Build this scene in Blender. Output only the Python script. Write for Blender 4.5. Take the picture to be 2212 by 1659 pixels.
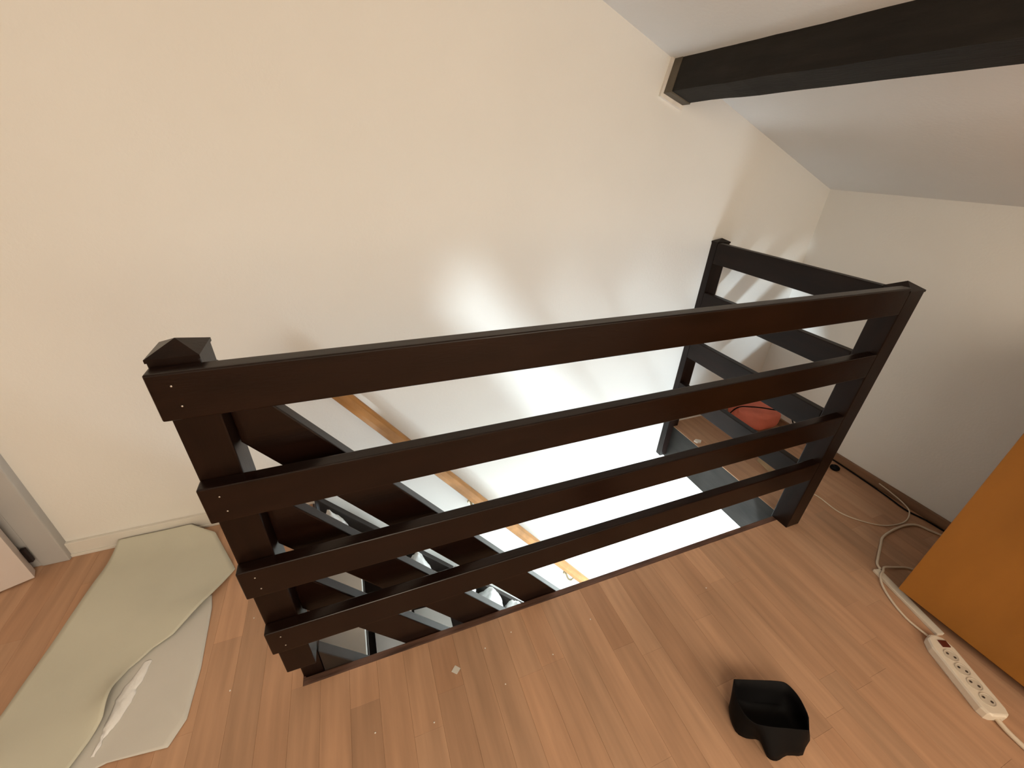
import bpy, bmesh, math, random
from mathutils import Vector, Matrix, noise

for o in list(bpy.data.objects):
    bpy.data.objects.remove(o)
S = bpy.context.scene
COL = S.collection

# ------------------------------------------------------------------ camera
YAW, PITCH, ROLL = 0.3821, -0.5177, 0.0400
F_PX = 883.25
fw = Vector((math.sin(YAW) * math.cos(PITCH), math.cos(YAW) * math.cos(PITCH), math.sin(PITCH)))
r0 = Vector((math.cos(YAW), -math.sin(YAW), 0))
u0 = r0.cross(fw)
rt = r0 * math.cos(ROLL) + u0 * math.sin(ROLL)
up = u0 * math.cos(ROLL) - r0 * math.sin(ROLL)
cd = bpy.data.cameras.new('camera')
cd.sensor_fit = 'HORIZONTAL'
cd.sensor_width = 36.0
cd.lens = F_PX / 2212 * 36.0
cd.clip_start = 0.02
cam = bpy.data.objects.new('camera', cd)
M = Matrix((rt, up, -fw)).transposed().to_4x4()
M.translation = Vector((0.3092, -0.6734, 1.3020))
cam.matrix_world = M
COL.objects.link(cam)
S.camera = cam

# ------------------------------------------------------------------ light
S.view_settings.view_transform = 'Standard'
S.view_settings.look = 'None'
S.view_settings.gamma = 1.0
S.view_settings.use_curve_mapping = False
S.view_settings.exposure = 0.0
W = bpy.data.worlds.new('world')
S.world = W
W.use_nodes = True
W.node_tree.nodes['Background'].inputs[0].default_value = (0.9, 0.85, 0.8, 1)
W.node_tree.nodes['Background'].inputs[1].default_value = 0.02


def lamp(name, loc, watts, color, radius):
    l = bpy.data.lights.new(name, 'POINT')
    l.energy = watts
    l.color = color
    l.shadow_soft_size = radius
    o = bpy.data.objects.new(name, l)
    o.location = loc
    COL.objects.link(o)
    return o


lamp('attic_light', (0.15, -1.9, 1.70), 66, (1.0, 0.86, 0.67), 0.45)
lamp('attic_light', (1.45, -2.3, 1.15), 40, (1.0, 0.88, 0.70), 0.40)  # added fill, no known fixture; lifts the right wall and ceiling
lamp('downstairs_light', (0.0, -0.75, -1.50), 440, (0.76, 0.91, 1.0), 0.085)
lamp('downstairs_light', (1.35, -0.80, -1.70), 235, (0.76, 0.90, 1.0), 0.55)  # added soft fill from below, brightens the upper left of the stair wall


# ------------------------------------------------------------------ helpers
def new_obj(name, bm, mat=None, parent=None, smooth=False):
    me = bpy.data.meshes.new(name)
    bmesh.ops.recalc_face_normals(bm, faces=bm.faces)
    bm.to_mesh(me)
    bm.free()
    if smooth:
        for p in me.polygons:
            p.use_smooth = True
    if mat:
        me.materials.append(mat)
    o = bpy.data.objects.new(name, me)
    COL.objects.link(o)
    if parent:
        o.parent = parent
        o.matrix_parent_inverse = parent.matrix_world.inverted()
    return o


def empty(name, loc=(0, 0, 0)):
    o = bpy.data.objects.new(name, None)
    o.empty_display_size = 0.05
    o.location = loc
    o.matrix_world = Matrix.Translation(loc)
    COL.objects.link(o)
    return o


def tag(o, label, cat, group=None):
    o['label'] = label
    o['category'] = cat
    if group:
        o['group'] = group
    return o


def struct(o):
    o['kind'] = 'structure'
    return o


def hexa(bm, pts, bev=0.0, seg=2):
    """8 corners: bottom ring 0-3 then top ring 4-7"""
    v = [bm.verts.new(p) for p in pts]
    fs = [(0, 3, 2, 1), (4, 5, 6, 7), (0, 1, 5, 4), (1, 2, 6, 5), (2, 3, 7, 6), (3, 0, 4, 7)]
    faces = [bm.faces.new([v[i] for i in f]) for f in fs]
    if bev:
        es = list({e for f in faces for e in f.edges})
        bmesh.ops.bevel(bm, geom=es, offset=bev, segments=seg, affect='EDGES', profile=0.6)
    return v


def bx(bm, mn, mx, bev=0.0, seg=2):
    x0, y0, z0 = mn
    x1, y1, z1 = mx
    hexa(bm, [(x0, y0, z0), (x1, y0, z0), (x1, y1, z0), (x0, y1, z0),
              (x0, y0, z1), (x1, y0, z1), (x1, y1, z1), (x0, y1, z1)], bev, seg)


def box(name, mn, mx, mat, parent=None, bev=0.0, seg=2):
    bm = bmesh.new()
    bx(bm, mn, mx, bev, seg)
    return new_obj(name, bm, mat, parent)


def tube_bm(bm, pts, r, n=8, squash=1.0, closed_ends=True):
    pts = [Vector(p) for p in pts]
    rings = []
    for i, p in enumerate(pts):
        a = pts[max(i - 1, 0)]
        b = pts[min(i + 1, len(pts) - 1)]
        t = (b - a).normalized()
        ref = Vector((0, 0, 1)) if abs(t.z) < 0.9 else Vector((0, 1, 0))
        s = t.cross(ref).normalized()
        q = s.cross(t).normalized()
        rr = r[i] if isinstance(r, (list, tuple)) else r
        rings.append([bm.verts.new(p + s * math.cos(2 * math.pi * k / n) * rr + q * math.sin(2 * math.pi * k / n) * rr * squash) for k in range(n)])
    for a, b in zip(rings, rings[1:]):
        for k in range(n):
            bm.faces.new((a[k], a[(k + 1) % n], b[(k + 1) % n], b[k]))
    if closed_ends:
        bm.faces.new(rings[0][::-1])
        bm.faces.new(rings[-1])


def smooth_path(pts, n=8):
    pts = [Vector(p) for p in pts]
    out = []
    for i in range(len(pts) - 1):
        p0 = pts[max(i - 1, 0)]
        p1, p2 = pts[i], pts[i + 1]
        p3 = pts[min(i + 2, len(pts) - 1)]
        for k in range(n):
            t = k / n
            out.append(0.5 * ((2 * p1) + (p2 - p0) * t + (2 * p0 - 5 * p1 + 4 * p2 - p3) * t * t + (3 * p1 - p0 - 3 * p2 + p3) * t ** 3))
    out.append(pts[-1])
    return out


# ------------------------------------------------------------------ materials
def mat(name, base, rough=0.6, spec=0.5, var=0.0, scale=8.0, stretch=(1, 1, 1), bump=0.0, bscale=60.0, metal=0.0, coat=0.0, objcol=False, sub=0.0):
    m = bpy.data.materials.new(name)
    m.use_nodes = True
    nt = m.node_tree
    b = nt.nodes['Principled BSDF']
    b.inputs['Roughness'].default_value = rough
    b.inputs['Specular IOR Level'].default_value = spec
    b.inputs['Metallic'].default_value = metal
    b.inputs['Coat Weight'].default_value = coat
    b.inputs['Coat Roughness'].default_value = 0.12
    tc = nt.nodes.new('ShaderNodeTexCoord')
    mp = nt.nodes.new('ShaderNodeMapping')
    mp.inputs['Scale'].default_value = stretch
    nt.links.new(tc.outputs['Object'], mp.inputs[0])
    n = nt.nodes.new('ShaderNodeTexNoise')
    n.inputs['Scale'].default_value = scale
    n.inputs['Detail'].default_value = 5
    nt.links.new(mp.outputs[0], n.inputs['Vector'])
    rp = nt.nodes.new('ShaderNodeValToRGB')
    lo = [max(c * (1 - var), 0) for c in base]
    hi = [min(c * (1 + var), 1) for c in base]
    rp.color_ramp.elements[0].position = 0.3
    rp.color_ramp.elements[1].position = 0.7
    rp.color_ramp.elements[0].color = (*lo, 1)
    rp.color_ramp.elements[1].color = (*hi, 1)
    nt.links.new(n.outputs['Fac'], rp.inputs[0])
    out = rp.outputs[0]
    if objcol:
        oi = nt.nodes.new('ShaderNodeObjectInfo')
        mx = nt.nodes.new('ShaderNodeMix')
        mx.data_type = 'RGBA'
        mx.blend_type = 'MULTIPLY'
        mx.inputs[0].default_value = 1.0
        nt.links.new(out, mx.inputs[6])
        nt.links.new(oi.outputs['Color'], mx.inputs[7])
        out = mx.outputs[2]
    nt.links.new(out, b.inputs['Base Color'])
    if sub:
        b.inputs['Transmission Weight'].default_value = 0.0
    if bump:
        n2 = nt.nodes.new('ShaderNodeTexNoise')
        n2.inputs['Scale'].default_value = bscale
        n2.inputs['Detail'].default_value = 3
        nt.links.new(mp.outputs[0], n2.inputs['Vector'])
        bp = nt.nodes.new('ShaderNodeBump')
        bp.inputs['Strength'].default_value = bump
        bp.inputs['Distance'].default_value = 0.004
        nt.links.new(n2.outputs['Fac'], bp.inputs['Height'])
        nt.links.new(bp.outputs[0], b.inputs['Normal'])
    return m


M_WALL = mat('wall_paint', (0.80, 0.78, 0.74), 0.85, 0.2, 0.015, 3, bump=0.12, bscale=120)
M_CEIL = mat('ceiling_paint', (0.78, 0.77, 0.75), 0.9, 0.2, 0.02, 3, bump=0.12, bscale=90)
M_PLASTER = mat('rough_plaster', (0.78, 0.73, 0.66), 0.9, 0.2, 0.1, 30, bump=0.5, bscale=60)
M_RAIL = mat('dark_stained_wood', (0.0085, 0.0030, 0.0017), 0.27, 0.28, 0.35, 6, (1, 6, 6), bump=0.05, bscale=40)
M_RAILY = mat('dark_stained_wood_cross', (0.0090, 0.0038, 0.0022), 0.40, 0.20, 0.35, 6, (6, 1, 6), bump=0.05, bscale=40)
M_POST = mat('dark_stained_post', (0.0085, 0.0034, 0.0020), 0.32, 0.22, 0.35, 6, (6, 6, 1), bump=0.05, bscale=40)
M_BEAM = mat('black_brown_beam', (0.012, 0.010, 0.008), 0.75, 0.3, 0.4, 5, (8, 1, 8), bump=0.4, bscale=25)
M_BEAMEND = mat('grey_beam_collar', (0.12, 0.10, 0.075), 0.8, 0.3, 0.2, 20, bump=0.3)
M_FLOOR = mat('laminate_floor', (0.450, 0.270, 0.165), 0.45, 0.35, 0.15, 4, (9, 0.7, 1), bump=0.015, bscale=30, objcol=True)
M_SLAB = mat('floor_slab', (0.30, 0.19, 0.12), 0.7, 0.3, 0.1, 6)
M_NOSE = mat('worn_nosing_wood', (0.10, 0.052, 0.036), 0.5, 0.4, 0.45, 9, (1, 8, 8), bump=0.2, bscale=30)
M_FASCIA = mat('grey_brown_fascia', (0.020, 0.017, 0.014), 0.55, 0.2, 0.3, 7, (8, 1, 4), bump=0.15, bscale=30)
M_SKIRT_W = mat('white_skirting', (0.72, 0.69, 0.63), 0.5, 0.4, 0.03, 6)
M_SKIRT_B = mat('brown_skirting', (0.23, 0.125, 0.07), 0.5, 0.4, 0.15, 6, (8, 1, 8))
M_DOOR = mat('white_door_paint', (0.66, 0.58, 0.54), 0.45, 0.4, 0.02, 5)
M_FRAME = mat('grey_white_frame', (0.46, 0.45, 0.44), 0.5, 0.4, 0.03, 5)
M_HINGE = mat('dark_hinge', (0.03, 0.02, 0.02), 0.4, 0.5, 0.2, 20, metal=0.6)
M_HAND = mat('honey_handrail', (0.40, 0.185, 0.055), 0.55, 0.3, 0.25, 7, (1.5, 8, 1.5), bump=0.08)
M_BRASS = mat('brass_bracket', (0.45, 0.36, 0.22), 0.4, 0.5, 0.1, 20, metal=0.7)
M_TREAD = mat('dark_tread_wood', (0.020, 0.012, 0.009), 0.55, 0.25, 0.3, 7, (6, 1, 6), bump=0.1)
M_STRING = mat('grey_brown_stringer', (0.030, 0.023, 0.019), 0.45, 0.25, 0.2, 7)
M_FOAM = mat('pale_foam_sheet', (0.58, 0.565, 0.465), 0.6, 0.4, 0.05, 4, bump=0.08, bscale=50)
M_FOAM2 = mat('grey_foam_sheet', (0.60, 0.58, 0.535), 0.5, 0.4, 0.05, 4, bump=0.06, bscale=50)
M_TORN = mat('white_torn_edge', (0.80, 0.79, 0.78), 0.7, 0.3, 0.06, 20, bump=0.5, bscale=50)
M_BLACK = mat('black_plastic', (0.0022, 0.0020, 0.0024), 0.6, 0.13, 0.2, 10)
M_ORANGE = mat('orange_wood_veneer', (0.32, 0.130, 0.022), 0.5, 0.35, 0.10, 3, (3, 3, 1), bump=0.04, bscale=30)
M_PLINTH = mat('brown_plinth', (0.10, 0.045, 0.018), 0.6, 0.3, 0.2, 5)
M_WPLAST = mat('cream_plastic', (0.72, 0.64, 0.53), 0.4, 0.5, 0.03, 8)
M_CREAM = mat('cream_cable', (0.66, 0.56, 0.44), 0.45, 0.4, 0.05, 8)
M_SWITCH = mat('dark_red_switch', (0.10, 0.018, 0.012), 0.35, 0.5, 0.1, 8)
M_HOLE = mat('shaded_socket_recess', (0.56, 0.49, 0.40), 0.6, 0.3, 0.08, 8)  # body cream darkened to paint in the shade of the recess
M_PIN = mat('socket_slot', (0.06, 0.045, 0.035), 0.6, 0.3, 0.1, 8)
M_BAG = mat('white_plastic_bag', (0.78, 0.78, 0.76), 0.35, 0.5, 0.06, 8, bump=0.5, bscale=18)
M_BOARD = mat('pale_grey_board', (0.62, 0.60, 0.56), 0.6, 0.3, 0.04, 5)
M_RED = mat('coral_red_fabric', (0.78, 0.22, 0.15), 0.8, 0.2, 0.12, 9, bump=0.25, bscale=120)
M_CARD = mat('torn_cardboard', (0.52, 0.38, 0.23), 0.8, 0.2, 0.15, 12, bump=0.2)
M_PAPER = mat('white_paper', (0.8, 0.76, 0.7), 0.7, 0.3, 0.05, 12)
M_LOWFLOOR = mat('downstairs_floor', (0.78, 0.77, 0.76), 0.6, 0.3, 0.1, 3)
M_NAIL = mat('steel_nail', (0.55, 0.52, 0.48), 0.35, 0.5, 0.05, 20, metal=0.8)

# ------------------------------------------------------------------ the setting
YB = 0.7708            # stair wall plane
XW = 2.452             # knee wall plane
X0, X1 = 0.013, 1.856  # stair opening
YN = 0.045             # near edge of the laminate
SLAB = 0.217
XL, YF, ZLOW = -2.4, -3.2, -2.55


def ceil_z(x):
    return 1.196 - 0.385 * (x - 2.457)


# back wall runs from the downstairs floor to the roof; door opening at the far left
bm = bmesh.new()
bx(bm, (-0.80, YB, ZLOW), (XW + 0.12, YB + 0.12, 2.45))
bx(bm, (-1.62, YB, 2.02), (-0.80, YB + 0.12, 3.2))
bx(bm, (-1.62, YB, ZLOW), (-0.80, YB + 0.12, -0.02))
bx(bm, (-1.62, YB + 0.10, -0.02), (-0.80, YB + 0.12, 2.02))
bx(bm, (XL - 0.1, YB, ZLOW), (-1.62, YB + 0.12, 3.2))
struct(new_obj('wall_back', bm, M_WALL))
struct(box('wall_right', (XW, YF, ZLOW), (XW + 0.12, YB, 1.32), M_WALL))
struct(box('wall_left', (XL - 0.1, YF, ZLOW), (XL, YB, 3.2), M_WALL))
struct(box('wall_front', (XL, YF - 0.1, ZLOW), (XW + 0.12, YF, 3.2), M_WALL))
bm = bmesh.new()
xa, xb = XL - 0.1, XW + 0.12
hexa(bm, [(xa, YF - 0.1, ceil_z(xa)), (xb, YF - 0.1, ceil_z(xb)), (xb, YB + 0.12, ceil_z(xb)), (xa, YB + 0.12, ceil_z(xa)),
          (xa, YF - 0.1, ceil_z(xa) + 0.12), (xb, YF - 0.1, ceil_z(xb) + 0.12), (xb, YB + 0.12, ceil_z(xb) + 0.12), (xa, YB + 0.12, ceil_z(xa) + 0.12)])
struct(new_obj('ceiling', bm, M_CEIL))
struct(box('floor_downstairs', (XL, YF, ZLOW - 0.1), (XW, YB, ZLOW), M_LOWFLOOR))

# floor slab round the opening
TH = 0.008
bm = bmesh.new()
bx(bm, (XL, YF, -SLAB), (XW, YN + 0.012, -TH))
bx(bm, (XL, YN + 0.012, -SLAB), (X0, YB, -TH))
bx(bm, (X1 + 0.012, YN + 0.012, -SLAB), (XW, YB, -TH))
floor = struct(new_obj('floor', bm, M_SLAB))
# white underside of the floor downstairs
bm = bmesh.new()
bx(bm, (XL, YF, -SLAB - 0.012), (XW, YN + 0.012, -SLAB))
bx(bm, (XL, YN + 0.012, -SLAB - 0.012), (X0, YB, -SLAB))
bx(bm, (X1 + 0.012, YN + 0.012, -SLAB - 0.012), (XW, YB, -SLAB))
struct(new_obj('ceiling_downstairs', bm, M_WALL))

# laminate strips, each one a piece of the floor
rng = random.Random(11)
PW = 0.0745


def strip_bm(bm, x0, x1, y0, y1):
    g, c = 0.0001, 0.0004
    x0 += g; x1 -= g; y0 += g; y1 -= g
    dz = rng.uniform(-0.0003, 0.0)
    b = [(x0, y0, -TH), (x1, y0, -TH), (x1, y1, -TH), (x0, y1, -TH)]
    m_ = [(x0, y0, -c + dz), (x1, y0, -c + dz), (x1, y1, -c + dz), (x0, y1, -c + dz)]
    t = [(x0 + c, y0 + c, dz), (x1 - c, y0 + c, dz), (x1 - c, y1 - c, dz), (x0 + c, y1 - c, dz)]
    V = [[bm.verts.new(p) for p in ring] for ring in (b, m_, t)]
    for a, d in ((0, 1), (1, 2)):
        for k in range(4):
            bm.faces.new((V[a][k], V[a][(k + 1) % 4], V[d][(k + 1) % 4], V[d][k]))
    bm.faces.new(V[2])


def tint():
    v = rng.gauss(1.0, 0.07)
    h = rng.uniform(-0.05, 0.05)
    return (min(max(v + 0.02, 0.72), 1.2), min(max(v + h * 0.6, 0.7), 1.2), min(max(v + h, 0.66), 1.2), 1)


rest = bmesh.new()
ncol = int((XW - XL) / PW) + 1
for i in range(ncol):
    xa = XL + i * PW
    xb = min(xa + PW, XW)
    if xb - xa < 0.01:
        continue
    spans = []
    if xb <= X0 + 0.002 or xa >= X1 - 0.002:
        spans.append((xa, xb, YF, YB))
    else:
        spans.append((xa, xb, YF, YN))
        if xa < X0 - 0.005:
            spans.append((xa, X0, YN, YB))
        if xb > X1 + 0.005:
            spans.append((X1, xb, YN, YB))
    off = rng.uniform(0, 0.5)
    for (sx0, sx1, sy0, sy1) in spans:
        y = sy1
        L = 0.1 + off
        while y > sy0 + 1e-4:
            ya = max(y - L, sy0)
            if ya - sy0 < 0.06:
                ya = sy0
            vis = y > -0.95 and sx1 > -1.05
            if vis:
                bm = bmesh.new()
                strip_bm(bm, sx0, sx1, ya, y)
                o = new_obj('plank', bm, M_FLOOR, floor)
                o.color = tint()
            else:
                strip_bm(rest, sx0, sx1, ya, y)
            y = ya
            L = rng.choice((0.32, 0.42, 0.5, 0.58))
o = new_obj('plank_field', rest, M_FLOOR, floor)
o['kind'] = 'stuff'

# edges of the opening
struct(box('trim_1', (X0, YN, -0.055), (X1, YN + 0.022, -0.0005), M_NOSE, bev=0.003))
struct(box('trim_2', (X0, YN + 0.012, -SLAB), (X1, YN + 0.018, -0.055), M_NOSE))
struct(box('trim_3', (X1, YN + 0.022, -SLAB), (X1 + 0.012, YB, -0.001), M_FASCIA, bev=0.002))
struct(box('trim_4', (X0 - 0.004, YN + 0.022, -SLAB), (X0 + 0.006, YB - 0.03, -0.001), M_NOSE, bev=0.002))

# skirtings
bm = bmesh.new()
bx(bm, (-0.775, YB - 0.013, 0), (X0 + 0.02, YB, 0.062), 0.0025)
bx(bm, (-0.775, YB - 0.018, 0), (X0 + 0.02, YB - 0.013, 0.012), 0.002)
struct(new_obj('baseboard_back', bm, M_SKIRT_W))
struct(box('baseboard_right', (XW - 0.014, YF, 0), (XW, YB, 0.043), M_SKIRT_B, bev=0.003))

# sloping-roof beam with its collar at the wall
# section in X-Z, tilted with the roof
def beam_section(a):
    tl, bl, br, tr = (1.437, 1.606), (1.412, 1.497), (1.497, 1.470), (1.53, 1.575)
    cx = sum(p[0] for p in (tl, bl, br, tr)) / 4
    cz = sum(p[1] for p in (tl, bl, br, tr)) / 4
    return [(cx + (p[0] - cx) * a, cz + (p[1] - cz) * a) for p in (tl, bl, br, tr)]


def beam_bm(bm, y0, y1, a, n, amp):
    rings = []
    for k in range(n + 1):
        y = y0 + (y1 - y0) * k / n
        ring = []
        for j, (x, z) in enumerate(beam_section(a)):
            d = noise.noise(Vector((j * 7.3, y * 6.0, 0.3))) * amp
            ring.append(bm.verts.new((x + d, y, z + d * 0.7)))
        rings.append(ring)
    for p, q in zip(rings, rings[1:]):
        for j in range(4):
            bm.faces.new((p[j], p[(j + 1) % 4], q[(j + 1) % 4], q[j]))
    bm.faces.new(rings[0])
    bm.faces.new(rings[-1][::-1])


bt = empty('roof_beam', (1.46, YB, 1.53))
tag(bt, 'black-brown timber beam running under the sloping ceiling into the wall', 'beam')
bm = bmesh.new()
beam_bm(bm, YF + 0.02, YB - 0.012, 1.0, 60, 0.006)
new_obj('timber', bm, M_BEAM, bt)
bm = bmesh.new()
beam_bm(bm, YB - 0.048, YB - 0.004, 1.07, 3, 0.002)
o = new_obj('end_collar', bm, M_BEAMEND, bt)
o['label'] = 'grey-brown collar around the beam end at the wall'
bm = bmesh.new()
beam_bm(bm, YB - 0.010, YB + 0.01, 1.26, 4, 0.008)
o = new_obj('plaster_edge', bm, M_PLASTER, bt)
o['label'] = 'ragged pale plaster patch where the beam meets the wall'

# door at the far left, slightly ajar
door = struct(empty('door_1', (-0.80, YB, 0)))
bm = bmesh.new()
bx(bm, (-0.842, YB - 0.030, 0), (-0.766, YB + 0.002, 2.06), 0.004)
bx(bm, (-1.66, YB - 0.030, 0), (-1.584, YB + 0.002, 2.06), 0.004)
bx(bm, (-1.584, YB - 0.030, 1.99), (-0.842, YB + 0.002, 2.06), 0.004)
new_obj('door_frame', bm, M_FRAME, door)
bm = bmesh.new()
bx(bm, (-0.935, YB - 0.026, 0), (-0.842, YB + 0.1, 1.99), 0.003)
new_obj('door_jamb', bm, M_FRAME, door)
leaf = box('door_leaf', (-0.725, -0.02, 0.006), (0, 0.018, 1.985), M_DOOR, None, bev=0.002)
leaf.parent = door
leaf.location = (-0.843 + 0.80, 0.708 - YB, 0)
leaf.rotation_euler = (0, 0, math.radians(-158 + 180))
for z in (0.075, 0.285, 1.5):
    o = box('hinge', (-0.852, 0.722, z - 0.03), (-0.838, 0.735, z + 0.03), M_HINGE, door, bev=0.002)

# ------------------------------------------------------------------ guard rail round the stairwell
T = 0.029
guard = empty('stair_guardrail', (1.84, 0.035, 0))
tag(guard, 'dark stained wooden guard rail of flat boards around the stairwell opening', 'railing')


def post(name, x0, x1, y0, y1, zb, zc, za, parent, label=None):
    bm = bmesh.new()
    bx(bm, (x0, y0, zb), (x1, y1, zc - 0.0015), 0.003)
    p = new_obj(name, bm, M_POST, parent)
    if label:
        p['label'] = label
    bm = bmesh.new()
    e = 0.0012
    cx, cy = (x0 + x1) / 2, (y0 + y1) / 2
    ring = [(x0 - e, y0 - e), (x1 + e, y0 - e), (x1 + e, y1 + e), (x0 - e, y1 + e)]
    a = [bm.verts.new((x, y, zc - 0.006)) for x, y in ring]
    b = [bm.verts.new((x, y, zc)) for x, y in ring]
    t = bm.verts.new((cx, cy, za))
    for k in range(4):
        bm.faces.new((a[k], a[(k + 1) % 4], b[(k + 1) % 4], b[k]))
        bm.faces.new((b[k], b[(k + 1) % 4], t))
    bm.faces.new(a[::-1])
    c = new_obj('post_cap', bm, M_POST, p)
    return p


# newel at the head of the stairs, notched over the floor edge
pl = post('newel_post', -0.001, 0.068, 0.0295, 0.098, 0.112, 1.012, 1.030, guard, 'newel post with a low pyramid cap at the head of the stairs')
box('post_tenon', (0.014, 0.070, -0.30), (0.066, 0.097, 0.115), M_POST, pl, bev=0.002)
post('newel_post', 1.814, 1.885, 0.0, 0.071, 0.0, 0.988, 1.008, guard, 'corner newel post standing on the floor')
post('newel_post', 1.814, 1.885, 0.735, YB, -0.20, 0.988, 1.002, guard, 'half newel post against the wall')

D = 0.0825
ZL = (1.000, 0.7735, 0.5464, 0.3320)
ZR = (0.998, 0.7850, 0.5520, 0.3440)
for k in range(4):
    bm = bmesh.new()
    a, b = ZL[k], ZR[k]
    XE = 1.814
    hexa(bm, [(0, 0, a - D), (XE, 0, b - D), (XE, T, b - D), (0, T, a - D),
              (0, 0, a), (XE, 0, b), (XE, T, b), (0, T, a)], 0.0035, 3)
    r = new_obj('rail', bm, M_RAIL, guard)
    for (nx, nz) in ((0.030, 0.022), (0.033, 0.058)):
        bm = bmesh.new()
        bmesh.ops.create_uvsphere(bm, u_segments=8, v_segments=6, radius=0.0017)
        bmesh.ops.scale(bm, vec=(1, 0.5, 1), verts=bm.verts)
        bmesh.ops.translate(bm, vec=(nx, -0.0004, a - nz), verts=bm.verts)
        new_obj('nail', bm, M_NAIL, r, True)
for (zt, zb) in ((0.985, 0.897), (0.764, 0.679), (0.529, 0.434), (0.288, 0.200)):
    box('rail', (1.814, 0.071, zb), (1.814 + T, 0.735, zt), M_RAILY, guard, 0.0035, 3)

# sloping banister beside the stairs
ban = empty('stair_banister', (0.068, 0.045, 0.2))
tag(ban, 'dark stained wooden banister of sloping boards descending beside the stairs', 'banister')
SL = 1.335


def slope_board(name, c_hi, c_lo, x0, x1, y0, y1, m, parent, sl=SL, bev=0.003):
    """board whose edges are z = sl*(c-x)"""
    bm = bmesh.new()
    hexa(bm, [(x0, y0, sl * (c_lo - x0)), (x1, y0, sl * (c_lo - x1)), (x1, y1, sl * (c_lo - x1)), (x0, y1, sl * (c_lo - x0)),
              (x0, y0, sl * (c_hi - x0)), (x1, y0, sl * (c_hi - x1)), (x1, y1, sl * (c_hi - x1)), (x0, y1, sl * (c_hi - x0))], bev)
    return new_obj(name, bm, m, parent)


for (hi, lo) in ((0.798, 0.678), (0.5915, 0.469), (0.3975, 0.289)):
    slope_board('rail', hi, lo, 0.0685, 1.72, 0.0675, 0.0965, M_RAIL, ban)

# ------------------------------------------------------------------ staircase
stair = empty('staircase', (0.1, 0.4, -0.3))
tag(stair, 'steep dark wooden staircase going down through the floor opening', 'staircase')
slope_board('stringer', 0.0565, -0.14, X0 + 0.01, 1.95, YB - 0.031, YB - 0.0005, M_STRING, stair, 1.274)
o = slope_board('stringer', 0.141, -0.12, 0.0685, 1.85, 0.068, 0.100, M_STRING, stair, SL)
for n in range(1, 12):
    z = -0.21 * n
    xn = 0.165 * n + 0.004
    box('tread', (max(xn - 0.205, 0.022), 0.1005, z - 0.032), (xn, YB - 0.0315, z), M_TREAD, stair, 0.004)
    if n > 1:
        box('riser', (xn - 0.205, 0.1005, z), (xn - 0.193, YB - 0.0315, z + 0.178), M_TREAD, stair)

# handrail on the wall
hr = empty('handrail', (0.8, YB, -0.3))
tag(hr, 'honey-brown wooden handrail fixed along the stair wall', 'handrail')
ha, hb = Vector((0.150, 0.702, 0.602)), Vector((1.60, 0.702, -1.350))
bm = bmesh.new()
tdir = (hb - ha).normalized()
sd = Vector((0, 1, 0))
qd = tdir.cross(sd).normalized()
if qd.z < 0:
    qd = -qd
prof = [(-0.022, -0.020), (-0.024, -0.004), (-0.018, 0.016), (-0.006, 0.025), (0.006, 0.025), (0.018, 0.016), (0.024, -0.004), (0.022, -0.020), (0.012, -0.026), (-0.012, -0.026)]
rg = [[bm.verts.new(p + sd * a + qd * b) for a, b in prof] for p in (ha, ha + tdir * 0.01, hb)]
for p, q in zip(rg, rg[1:]):
    for k in range(len(prof)):
        bm.faces.new((p[k], p[(k + 1) % len(prof)], q[(k + 1) % len(prof)], q[k]))
bm.faces.new(rg[0])
bm.faces.new(rg[-1][::-1])
new_obj('rail', bm, M_HAND, hr)
for s in (0.035, 0.985, 2.03):
    c = ha + tdir * s - qd * 0.026
    bm = bmesh.new()
    tube_bm(bm, smooth_path([c + Vector((0, 0, 0.002)), c - qd * 0.02, c - qd * 0.036 + Vector((0, 0.02, 0)), c - qd * 0.03 + Vector((0, YB - c.y - 0.004, 0))], 5), 0.006)
    bmesh.ops.create_cone(bm, cap_ends=True, segments=16, radius1=0.018, radius2=0.015, depth=0.008,
                          matrix=Matrix.Translation(c - qd * 0.03 + Vector((0, YB - c.y - 0.0045, 0))) @ Matrix.Rotation(math.pi / 2, 4, 'X'))
    new_obj('bracket', bm, M_BRASS, hr, False)

# ------------------------------------------------------------------ things lying on the stairs
def bag(x, y, z_tread, z_top, r, seed, label):
    bm = bmesh.new()
    bmesh.ops.create_icosphere(bm, subdivisions=4, radius=1.0)
    h = z_top - z_tread
    for v in bm.verts:
        p = v.co.copy()
        d = 1 + 0.18 * noise.noise(p * 1.6 + Vector((seed, 0, 0))) - 0.16 * abs(noise.noise(p * 3.2 + Vector((0, seed, 0)))) - 0.07 * abs(noise.noise(p * 7 + Vector((0, 0, seed))))
        q = p * d
        if q.z > 0.1:
            k = q.z - 0.1
            q.x *= 1 - 0.40 * k
            q.y *= 1 - 0.40 * k
        q.z = max(q.z, -0.72)
        v.co = q
    z0 = min(v.co.z for v in bm.verts)
    z1 = max(v.co.z for v in bm.verts)
    for v in bm.verts:
        c = v.co
        v.co = Vector((x + c.x * r, min(y + c.y * r, YB - 0.034), z_tread + 0.0005 + (c.z - z0) / (z1 - z0) * h))
    o = new_obj('plastic_bag', bm, M_BAG, None, True)
    tag(o, label, 'bag', 'white plastic bags on the stairs')
    return o


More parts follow.
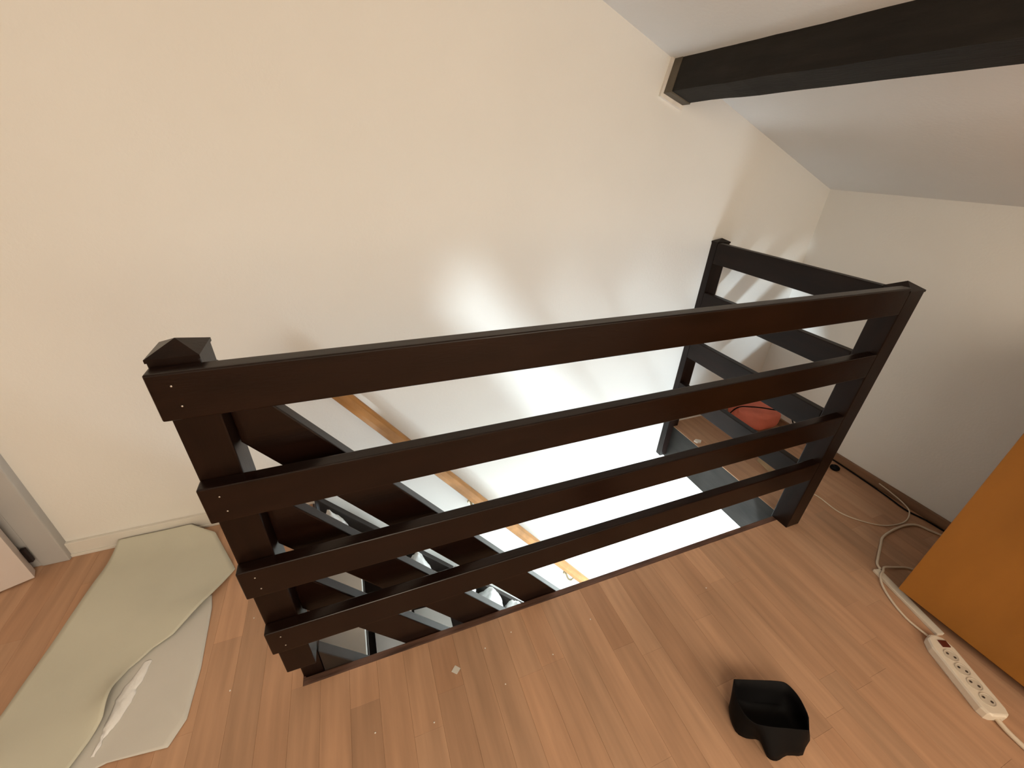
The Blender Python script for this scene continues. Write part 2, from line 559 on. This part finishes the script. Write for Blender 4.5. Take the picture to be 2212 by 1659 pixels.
bag(0.085, 0.648, -0.21, 0.045, 0.060, 1.3, 'white crumpled plastic bag on the top stair tread')
bag(0.255, 0.640, -0.42, -0.175, 0.058, 4.1, 'white plastic bag on the second tread down, only its rounded top showing')
bag(0.395, 0.650, -0.63, -0.335, 0.062, 5.5, 'white plastic bag on the third tread, mostly hidden behind the sloping boards')
bag(0.590, 0.645, -0.84, -0.505, 0.080, 7.7, 'larger rounded white plastic bag midway down the stairs beside the stringer')
bag(0.755, 0.645, -1.05, -0.800, 0.085, 2.9, 'pointed white plastic bag on a lower stair, above the knotted one')
bag(0.910, 0.640, -1.26, -0.975, 0.078, 9.2, 'lowest visible white plastic bag with knotted end on the stairs')


def slab_thing(name, pts, th, m, label, cat, group=None):
    bm = bmesh.new()
    lo = [bm.verts.new(p) for p in pts]
    hi = [bm.verts.new((p[0], p[1], p[2] + th)) for p in pts]
    n = len(pts)
    bm.faces.new(lo[::-1])
    bm.faces.new(hi)
    for k in range(n):
        bm.faces.new((lo[k], lo[(k + 1) % n], hi[(k + 1) % n], hi[k]))
    o = new_obj(name, bm, m, None)
    tag(o, label, cat, group)
    return o


slab_thing('packing_board', [(0.020, 0.125, -0.21), (0.165, 0.125, -0.21), (0.165, 0.53, -0.21), (0.020, 0.53, -0.21)], 0.045, M_BOARD,
           'pale grey packing board lying on the top stair tread', 'board', 'packing boards on the stairs')
slab_thing('packing_board', [(0.185, 0.115, -0.42), (0.332, 0.125, -0.42), (0.330, 0.50, -0.42), (0.180, 0.49, -0.42)], 0.05, M_BAG,
           'white packing board on the second tread down', 'board', 'packing boards on the stairs')
slab_thing('packing_board', [(0.350, 0.13, -0.63), (0.496, 0.12, -0.63), (0.497, 0.52, -0.63), (0.345, 0.53, -0.63)], 0.05, M_BOARD,
           'pale grey packing board on the third tread down', 'board', 'packing boards on the stairs')

# ------------------------------------------------------------------ foam sheets by the door
def ruled_sheet(name, left, right, n, m_, zfun, th, mat_, label):
    def along(pl, t):
        ds = [0]
        for a, b in zip(pl, pl[1:]):
            ds.append(ds[-1] + math.hypot(b[0] - a[0], b[1] - a[1]))
        s = t * ds[-1]
        for i in range(len(pl) - 1):
            if s <= ds[i + 1] + 1e-9:
                k = (s - ds[i]) / max(ds[i + 1] - ds[i], 1e-9)
                return pl[i][0] + (pl[i + 1][0] - pl[i][0]) * k, pl[i][1] + (pl[i + 1][1] - pl[i][1]) * k
        return pl[-1]
    bm = bmesh.new()
    g = []
    for i in range(n + 1):
        row = []
        a, b = along(left, i / n), along(right, i / n)
        for j in range(m_ + 1):
            k = j / m_
            x, y = a[0] + (b[0] - a[0]) * k, a[1] + (b[1] - a[1]) * k
            row.append(bm.verts.new((x, y, zfun(x, y, i / n, k))))
        g.append(row)
    for i in range(n):
        for j in range(m_):
            bm.faces.new((g[i][j], g[i + 1][j], g[i + 1][j + 1], g[i][j + 1]))
    o = new_obj(name, bm, mat_, None, True)
    sm = o.modifiers.new('thickness', 'SOLIDIFY')
    sm.thickness = th
    sm.offset = 1.0
    if o.data.polygons[0].normal.z < 0:
        o.data.flip_normals()
    tag(o, label, 'sheet')
    return o


def wall_lift(x, y):
    return max(0.0, y - 0.64) ** 2 * 2.2


def za(x, y, t, k):
    z = 0.0075 + 0.004 * noise.noise(Vector((x * 6, y * 6, 1.7)))
    z += 0.030 * math.exp(-((x + 0.425) ** 2 + (y - 0.175) ** 2) / 0.0028)
    z += 0.012 * math.exp(-((x + 0.60) ** 2 + (y - 0.05) ** 2) / 0.02)
    z += 0.010 * k * k * math.exp(-((y - 0.40) ** 2) / 0.004)
    return max(z, 0.0058) + wall_lift(x, y)


def zb(x, y, t, k):
    return 0.0014 + 0.0016 * abs(noise.noise(Vector((x * 7, y * 7, 5.7))))


ruled_sheet('foam_sheet',
            [(-0.400, 0.455), (-0.44, 0.30), (-0.55, 0.12), (-0.60, 0.02)],
            [(-0.278, 0.430), (-0.268, 0.38), (-0.256, 0.19), (-0.259, 0.064), (-0.286, 0.012), (-0.41, 0.026), (-0.52, 0.005)],
            160, 16, zb, 0.0018, M_FOAM2, 'lower grey-white foam sheet with a cut corner, partly under the other sheet')
ruled_sheet('foam_sheet',
            [(-0.622, 0.752), (-0.645, 0.60), (-0.692, 0.221), (-0.75, -0.06), (-0.78, -0.20)],
            [(-0.40, 0.750), (-0.318, 0.700), (-0.223, 0.508), (-0.272, 0.424), (-0.352, 0.318), (-0.395, 0.292), (-0.436, 0.245), (-0.449, 0.20), (-0.447, 0.13), (-0.462, 0.085), (-0.485, 0.03), (-0.56, -0.20)],
            180, 24, za, 0.0022, M_FOAM, 'upper pale green-beige foam sheet with a wavy torn edge, pushed against the skirting')
# torn white core of the fold
bm = bmesh.new()
spine = smooth_path([(-0.398, 0.262, 0.006), (-0.407, 0.222, 0.007), (-0.421, 0.185, 0.007), (-0.424, 0.150, 0.007), (-0.434, 0.110, 0.006), (-0.440, 0.080, 0.006), (-0.446, 0.050, 0.006)], 8)
rows = []
for i, p in enumerate(spine):
    t = i / (len(spine) - 1)
    w = 0.004 + 0.016 * math.sin(math.pi * min(t * 1.15 + 0.05, 1.0)) + 0.005 * noise.noise(Vector((t * 14, 0, 3)))
    row = []
    for j in range(7):
        k = j / 6 - 0.5
        row.append(bm.verts.new((p.x + k * 2 * w, p.y + 0.006 * noise.noise(Vector((t * 9, k * 3, 1))), 0.0045 + 0.009 * (0.25 - k * k) * 4 * math.sin(math.pi * t) ** 0.5 * (0.7 + 0.6 * noise.noise(Vector((t * 16, k * 4, 8)))))))
    rows.append(row)
for a_, b_ in zip(rows, rows[1:]):
    for j in range(6):
        bm.faces.new((a_[j], a_[j + 1], b_[j + 1], b_[j]))
ext = bmesh.ops.extrude_face_region(bm, geom=list(bm.faces))
for v in [g for g in ext['geom'] if isinstance(g, bmesh.types.BMVert)]:
    v.co.z = max(v.co.z - 0.003, 0.0036)
tag(new_obj('foam_strip', bm, M_TORN, None, True), 'white torn strip of foam along the fold between the two sheets', 'scrap')

# ------------------------------------------------------------------ black scoop on the floor
mouth = [(1.116, -0.37), (1.171, -0.392), (1.225, -0.414), (1.245, -0.428), (1.249, -0.455), (1.243, -0.478), (1.229, -0.504), (1.204, -0.524), (1.179, -0.513), (1.154, -0.501), (1.129, -0.49), (1.103, -0.477), (1.084, -0.463), (1.077, -0.44), (1.084, -0.411), (1.097, -0.391)]
base = [(1.114, -0.392), (1.162, -0.427), (1.206, -0.448), (1.231, -0.463), (1.241, -0.483), (1.237, -0.504), (1.23, -0.522), (1.231, -0.533), (1.192, -0.549), (1.151, -0.535), (1.116, -0.534), (1.099, -0.519), (1.11, -0.487), (1.08, -0.471), (1.064, -0.449), (1.082, -0.409)]
MH = 0.075
cx0 = sum(p[0] for p in mouth) / 16
cy0 = sum(p[1] for p in mouth) / 16
bm = bmesh.new()


def cup_ring(t, inset, z):
    pts = []
    for (mx, my), (bx_, by_) in zip(mouth, base):
        x, y = bx_ + (mx - bx_) * t, by_ + (my - by_) * t
        pts.append((x + (cx0 - x) * inset, y + (cy0 - y) * inset))
    # refine the outline, keeping the two sharp tips
    out = []
    n = len(pts)
    for i in range(n):
        a, b, c, d = pts[i - 1], pts[i], pts[(i + 1) % n], pts[(i + 2) % n]
        for k in range(3):
            u = k / 3
            if i in (0, 15, 6, 7):
                out.append((b[0] + (c[0] - b[0]) * u, b[1] + (c[1] - b[1]) * u))
            else:
                out.append(tuple(0.5 * (2 * b[j] + (c[j] - a[j]) * u + (2 * a[j] - 5 * b[j] + 4 * c[j] - d[j]) * u * u + (3 * b[j] - a[j] - 3 * c[j] + d[j]) * u ** 3) for j in (0, 1)))
    return [bm.verts.new((x, y, z)) for x, y in out]


rings = [cup_ring(0.0, 0.16, 0.0), cup_ring(0.02, 0.03, 0.005), cup_ring(0.25, -0.02, 0.020), cup_ring(0.60, -0.015, 0.046), cup_ring(1.0, 0.0, MH - 0.001), cup_ring(1.0, 0.012, MH),
         cup_ring(1.0, 0.035, MH - 0.001), cup_ring(0.65, 0.035, 0.046), cup_ring(0.25, 0.05, 0.016), cup_ring(0.1, 0.30, 0.006)]
n = len(rings[0])
for a, b in zip(rings, rings[1:]):
    for k in range(n):
        bm.faces.new((a[k], a[(k + 1) % n], b[(k + 1) % n], b[k]))
bm.faces.new(rings[0][::-1])
bm.faces.new(rings[-1])
sc = new_obj('black_scoop', bm, M_BLACK, None, True)
tag(sc, 'small black plastic scoop-shaped cup standing on the floor', 'cup')

# ------------------------------------------------------------------ orange cabinet, trunking, power strip, cables
cab = empty('cabinet', (2.15, -0.8, 0))
tag(cab, 'orange-brown wood veneer cabinet standing by the right wall', 'cabinet')
box('side_panel', (1.905, -1.30, 0.040), (1.923, -0.342, 0.92), M_ORANGE, cab, 0.002)
box('carcass', (1.923, -1.298, 0.040), (2.40, -0.344, 0.918), M_ORANGE, cab, 0.002)
box('plinth', (1.955, -1.28, 0.0), (2.39, -0.375, 0.040), M_PLINTH, cab)

bm = bmesh.new()
p0, p1, p2 = Vector((1.954, -0.257, 0)), Vector((1.903, -0.455, 0)), Vector((1.765, -0.740, 0))


def flat_bar(bm, a, b, w, h, z0=0.0):
    d = (b - a).normalized()
    s = Vector((-d.y, d.x, 0)) * w / 2
    zz = Vector((0, 0, z0))
    hh = Vector((0, 0, z0 + h))
    hexa(bm, [a - s + zz, b - s + zz, b + s + zz, a + s + zz, a - s + hh, b - s + hh, b + s + hh, a + s + hh], 0.002)


flat_bar(bm, p0, p1 + (p1 - p0).normalized() * 0.030, 0.026, 0.011)
tag(new_obj('cable_trunking', bm, M_WPLAST), 'flat white cable trunking lying in front of the orange cabinet', 'trunking')

# power strip
sa, sb = Vector((1.847, -0.478, 0)), Vector((1.761, -0.676, 0))
sdir = (sb - sa).normalized()
ps = empty('power_strip', (sa + sb) / 2)
tag(ps, 'cream four-socket power strip with a dark red switch on the floor', 'power strip')
PWID, PH = 0.068, 0.030
sn = Vector((-sdir.y, sdir.x, 0))
bm = bmesh.new()
L = (sb - sa).length
out = []
for (u, v) in ((0.0, 0.14), (0.012, 0.36), (0.04, 0.5), (L - 0.02, 0.5), (L - 0.006, 0.42), (L, 0.28), (L, -0.28), (L - 0.006, -0.42), (L - 0.02, -0.5), (0.04, -0.5), (0.012, -0.36), (0.0, -0.14)):
    out.append((u, v * PWID))
rings = []
for (ins, z) in ((0.002, 0.0), (0.0, 0.004), (0.0, PH - 0.006), (0.003, PH - 0.001), (0.006, PH)):
    ring = []
    for (u, v) in out:
        uu = min(max(u, ins), L - ins)
        vv = math.copysign(max(abs(v) - ins, 0.002), v)
        p = sa + sdir * uu + sn * vv
        ring.append(bm.verts.new((p.x, p.y, z)))
    rings.append(ring)
for a, b in zip(rings, rings[1:]):
    for k in range(len(out)):
        bm.faces.new((a[k], a[(k + 1) % len(out)], b[(k + 1) % len(out)], b[k]))
bm.faces.new(rings[0][::-1])
bm.faces.new(rings[-1])
new_obj('strip_body', bm, M_WPLAST, ps)
Rz = Matrix.Rotation(math.atan2(sdir.y, sdir.x), 4, 'Z')
bm = bmesh.new()
bx(bm, (-0.010, -0.012, 0), (0.010, 0.012, 0.004), 0.0015)
o = new_obj('switch', bm, M_SWITCH, ps)
pc = sa + sdir * 0.030 + sn * 0.008
o.matrix_world = Matrix.Translation((pc.x, pc.y, PH - 0.001)) @ Rz
o['label'] = 'dark red rocker switch'
for k in range(4):
    pc = sa + sdir * (0.064 + 0.038 * k)
    bm = bmesh.new()
    # recessed round socket: raised lip plus dished floor
    N = 20
    prof = [(0.0178, 0.0), (0.0178, 0.0016), (0.0160, 0.0018), (0.0148, 0.0006), (0.0, 0.0004)]
    rr = []
    for (r, z) in prof[:-1]:
        rr.append([bm.verts.new((r * math.cos(2 * math.pi * i / N), r * math.sin(2 * math.pi * i / N), z)) for i in range(N)])
    for a, b in zip(rr, rr[1:]):
        for i in range(N):
            bm.faces.new((a[i], a[(i + 1) % N], b[(i + 1) % N], b[i]))
    bm.faces.new(rr[-1])
    so = new_obj('socket', bm, M_HOLE, ps)
    so.matrix_world = Matrix.Translation((pc.x, pc.y, PH)) @ Rz
    bpy.context.view_layer.update()
    for dv in (-0.0085, 0.0085):
        q = pc + (sn * dv * 0.75 + sdir * dv * 0.65)
        bm = bmesh.new()
        bmesh.ops.create_cone(bm, cap_ends=True, segments=10, radius1=0.0034, radius2=0.0034, depth=0.0012, matrix=Matrix.Translation((q.x, q.y, PH + 0.0009)))
        new_obj('pin_hole', bm, M_PIN, so)


def cable(name, pts, r, m, label):
    bm = bmesh.new()
    tube_bm(bm, smooth_path(pts, 8), r, 8)
    return tag(new_obj(name, bm, m, None, True), label, 'cable')


cable('thin_cable', [(2.085, 0.150, 0.003), (2.113, 0.081, 0.003), (2.116, -0.028, 0.003), (2.203, -0.121, 0.003), (2.318, -0.146, 0.003), (2.396, -0.122, 0.012), (2.426, -0.078, 0.016), (2.433, -0.02, 0.024), (2.434, 0.03, 0.03)], 0.0026, M_CREAM,
      'thin cream cable looping over the floor to the brown skirting')
cable('white_cable', [(2.405, -0.300, 0.005), (2.393, -0.252, 0.005), (2.374, -0.213, 0.005), (2.352, -0.175, 0.005), (2.287, -0.158, 0.005), (2.158, -0.165, 0.005), (2.088, -0.193, 0.005), (2.017, -0.226, 0.005), (1.985, -0.243, 0.005), (1.972, -0.262, 0.006)], 0.0046, M_CREAM,
      'thicker cream cable curving from the cabinet to the end of the trunking')
cable('flex_cable', [(2.113, -0.330, 0.004), (2.08, -0.292, 0.004), (2.03, -0.272, 0.005), (1.990, -0.262, 0.010), (1.962, -0.272, 0.0150), (1.932, -0.282, 0.0135), (1.905, -0.309, 0.005), (1.873, -0.360, 0.004), (1.855, -0.407, 0.004), (1.850, -0.440, 0.006), (1.845, -0.474, 0.012)], 0.0036, M_CREAM,
      'cream flex crossing the trunking and entering the far end of the power strip')
cable('supply_cable', [(1.765, -0.668, 0.012), (1.757, -0.70, 0.008), (1.752, -0.76, 0.006), (1.74, -0.86, 0.006)], 0.0065, M_CREAM,
      'cream cable leaving the near end of the power strip')
cable('cable_and_gap_shade', [(2.434, 0.42, 0.005), (2.434, 0.22, 0.006), (2.432, 0.14, 0.005), (2.428, 0.06, 0.004), (2.420, -0.02, 0.004), (2.408, -0.105, 0.004), (2.425, -0.17, 0.004), (2.430, -0.25, 0.004), (2.430, -0.32, 0.004)], 0.0034, M_BLACK,  # real cable first; last points draw the shadow gap at the skirting foot
      'black cable lying along the brown skirting, its near end standing in for the shadow gap')
bm = bmesh.new()
N = 18
prof = [(0.0, 0.0), (0.016, 0.0), (0.021, 0.006), (0.020, 0.014), (0.012, 0.020), (0.007, 0.021), (0.006, 0.017), (0.0, 0.016)]
rr = [[bm.verts.new((2.378 + r * math.cos(2 * math.pi * i / N), 0.188 + r * math.sin(2 * math.pi * i / N), z)) for i in range(N)] for r, z in prof[1:-1]]
for a, b in zip(rr, rr[1:]):
    for i in range(N):
        bm.faces.new((a[i], a[(i + 1) % N], b[(i + 1) % N], b[i]))
bm.faces.new(rr[0][::-1])
bm.faces.new(rr[-1])
tag(new_obj('rubber_stopper', bm, M_BLACK, None, True), 'small round black rubber stopper on the floor behind the corner newel post', 'stopper')

# ------------------------------------------------------------------ corner behind the short rails
bm = bmesh.new()
bmesh.ops.create_icosphere(bm, subdivisions=4, radius=1.0)
for v in bm.verts:
    p = v.co.copy()
    q = Vector([math.copysign(abs(c) ** 0.62, c) for c in p])
    d = 1 + 0.06 * noise.noise(p * 2.5) - 0.05 * abs(noise.noise(p * 5))
    v.co = Vector((2.315 + q.x * 0.105 * d, 0.635 + q.y * 0.120 * d, max(0.065 + q.z * 0.065 * d, 0.0015)))
tag(new_obj('red_cushion', bm, M_RED, None, True), 'coral red cushion on the floor in the corner behind the short rails', 'cushion')
cable('black_lead', [(2.19, 0.70, 0.004), (2.205, 0.66, 0.10), (2.23, 0.60, 0.138), (2.30, 0.55, 0.142), (2.39, 0.50, 0.125), (2.428, 0.47, 0.06), (2.434, 0.43, 0.006)], 0.0035, M_BLACK,
      'black lead lying across the red cushion')
slab_thing('cardboard_scrap', [(2.075, 0.367, 0.0005), (2.093, 0.353, 0.0005), (2.077, 0.310, 0.0005), (2.071, 0.255, 0.0005), (2.055, 0.227, 0.0005), (2.038, 0.237, 0.0005), (2.043, 0.280, 0.0005), (2.053, 0.325, 0.0005), (2.057, 0.357, 0.0005)], 0.006, M_CARD,
           'torn strip of pale cardboard on the floor behind the lowest short rail', 'scrap')
slab_thing('paper_scrap', [(1.862, 0.585, 0.0005), (1.880, 0.592, 0.0005), (1.902, 0.575, 0.0005), (1.888, 0.562, 0.0005), (1.868, 0.566, 0.0005)], 0.009, M_PAPER,
           'small white paper scrap at the edge of the opening by the wall post', 'scrap')
slab_thing('tape_scrap', [(0.405, -0.058, 0.0004), (0.419, -0.045, 0.0004), (0.432, -0.058, 0.0004), (0.418, -0.070, 0.0004)], 0.0006, M_FOAM2,
           'tiny pale square scrap on the laminate in front of the rail', 'scrap')
crumbs = [(0.605, -0.012), (0.515, -0.03), (0.70, -0.115), (0.335, -0.16), (0.19, -0.13), (-0.14, 0.30), (-0.17, 0.10), (1.30, -0.10), (0.86, -0.06), (0.54, -0.14)]
for k, (x, y) in enumerate(crumbs):
    bm = bmesh.new()
    bmesh.ops.create_icosphere(bm, subdivisions=1, radius=0.0022)
    for v in bm.verts:
        v.co *= 1 + 0.35 * noise.noise(v.co * 900 + Vector((k, 0, 0)))
        v.co.z = max(v.co.z * 0.6, -0.0008)
    zmin = min(v.co.z for v in bm.verts)
    bmesh.ops.translate(bm, vec=(x, y, 0.0002 - zmin), verts=bm.verts)
    tag(new_obj('plaster_crumb', bm, M_PAPER), 'tiny white plaster crumb scattered on the laminate floor', 'crumb', 'plaster crumbs on the floor')
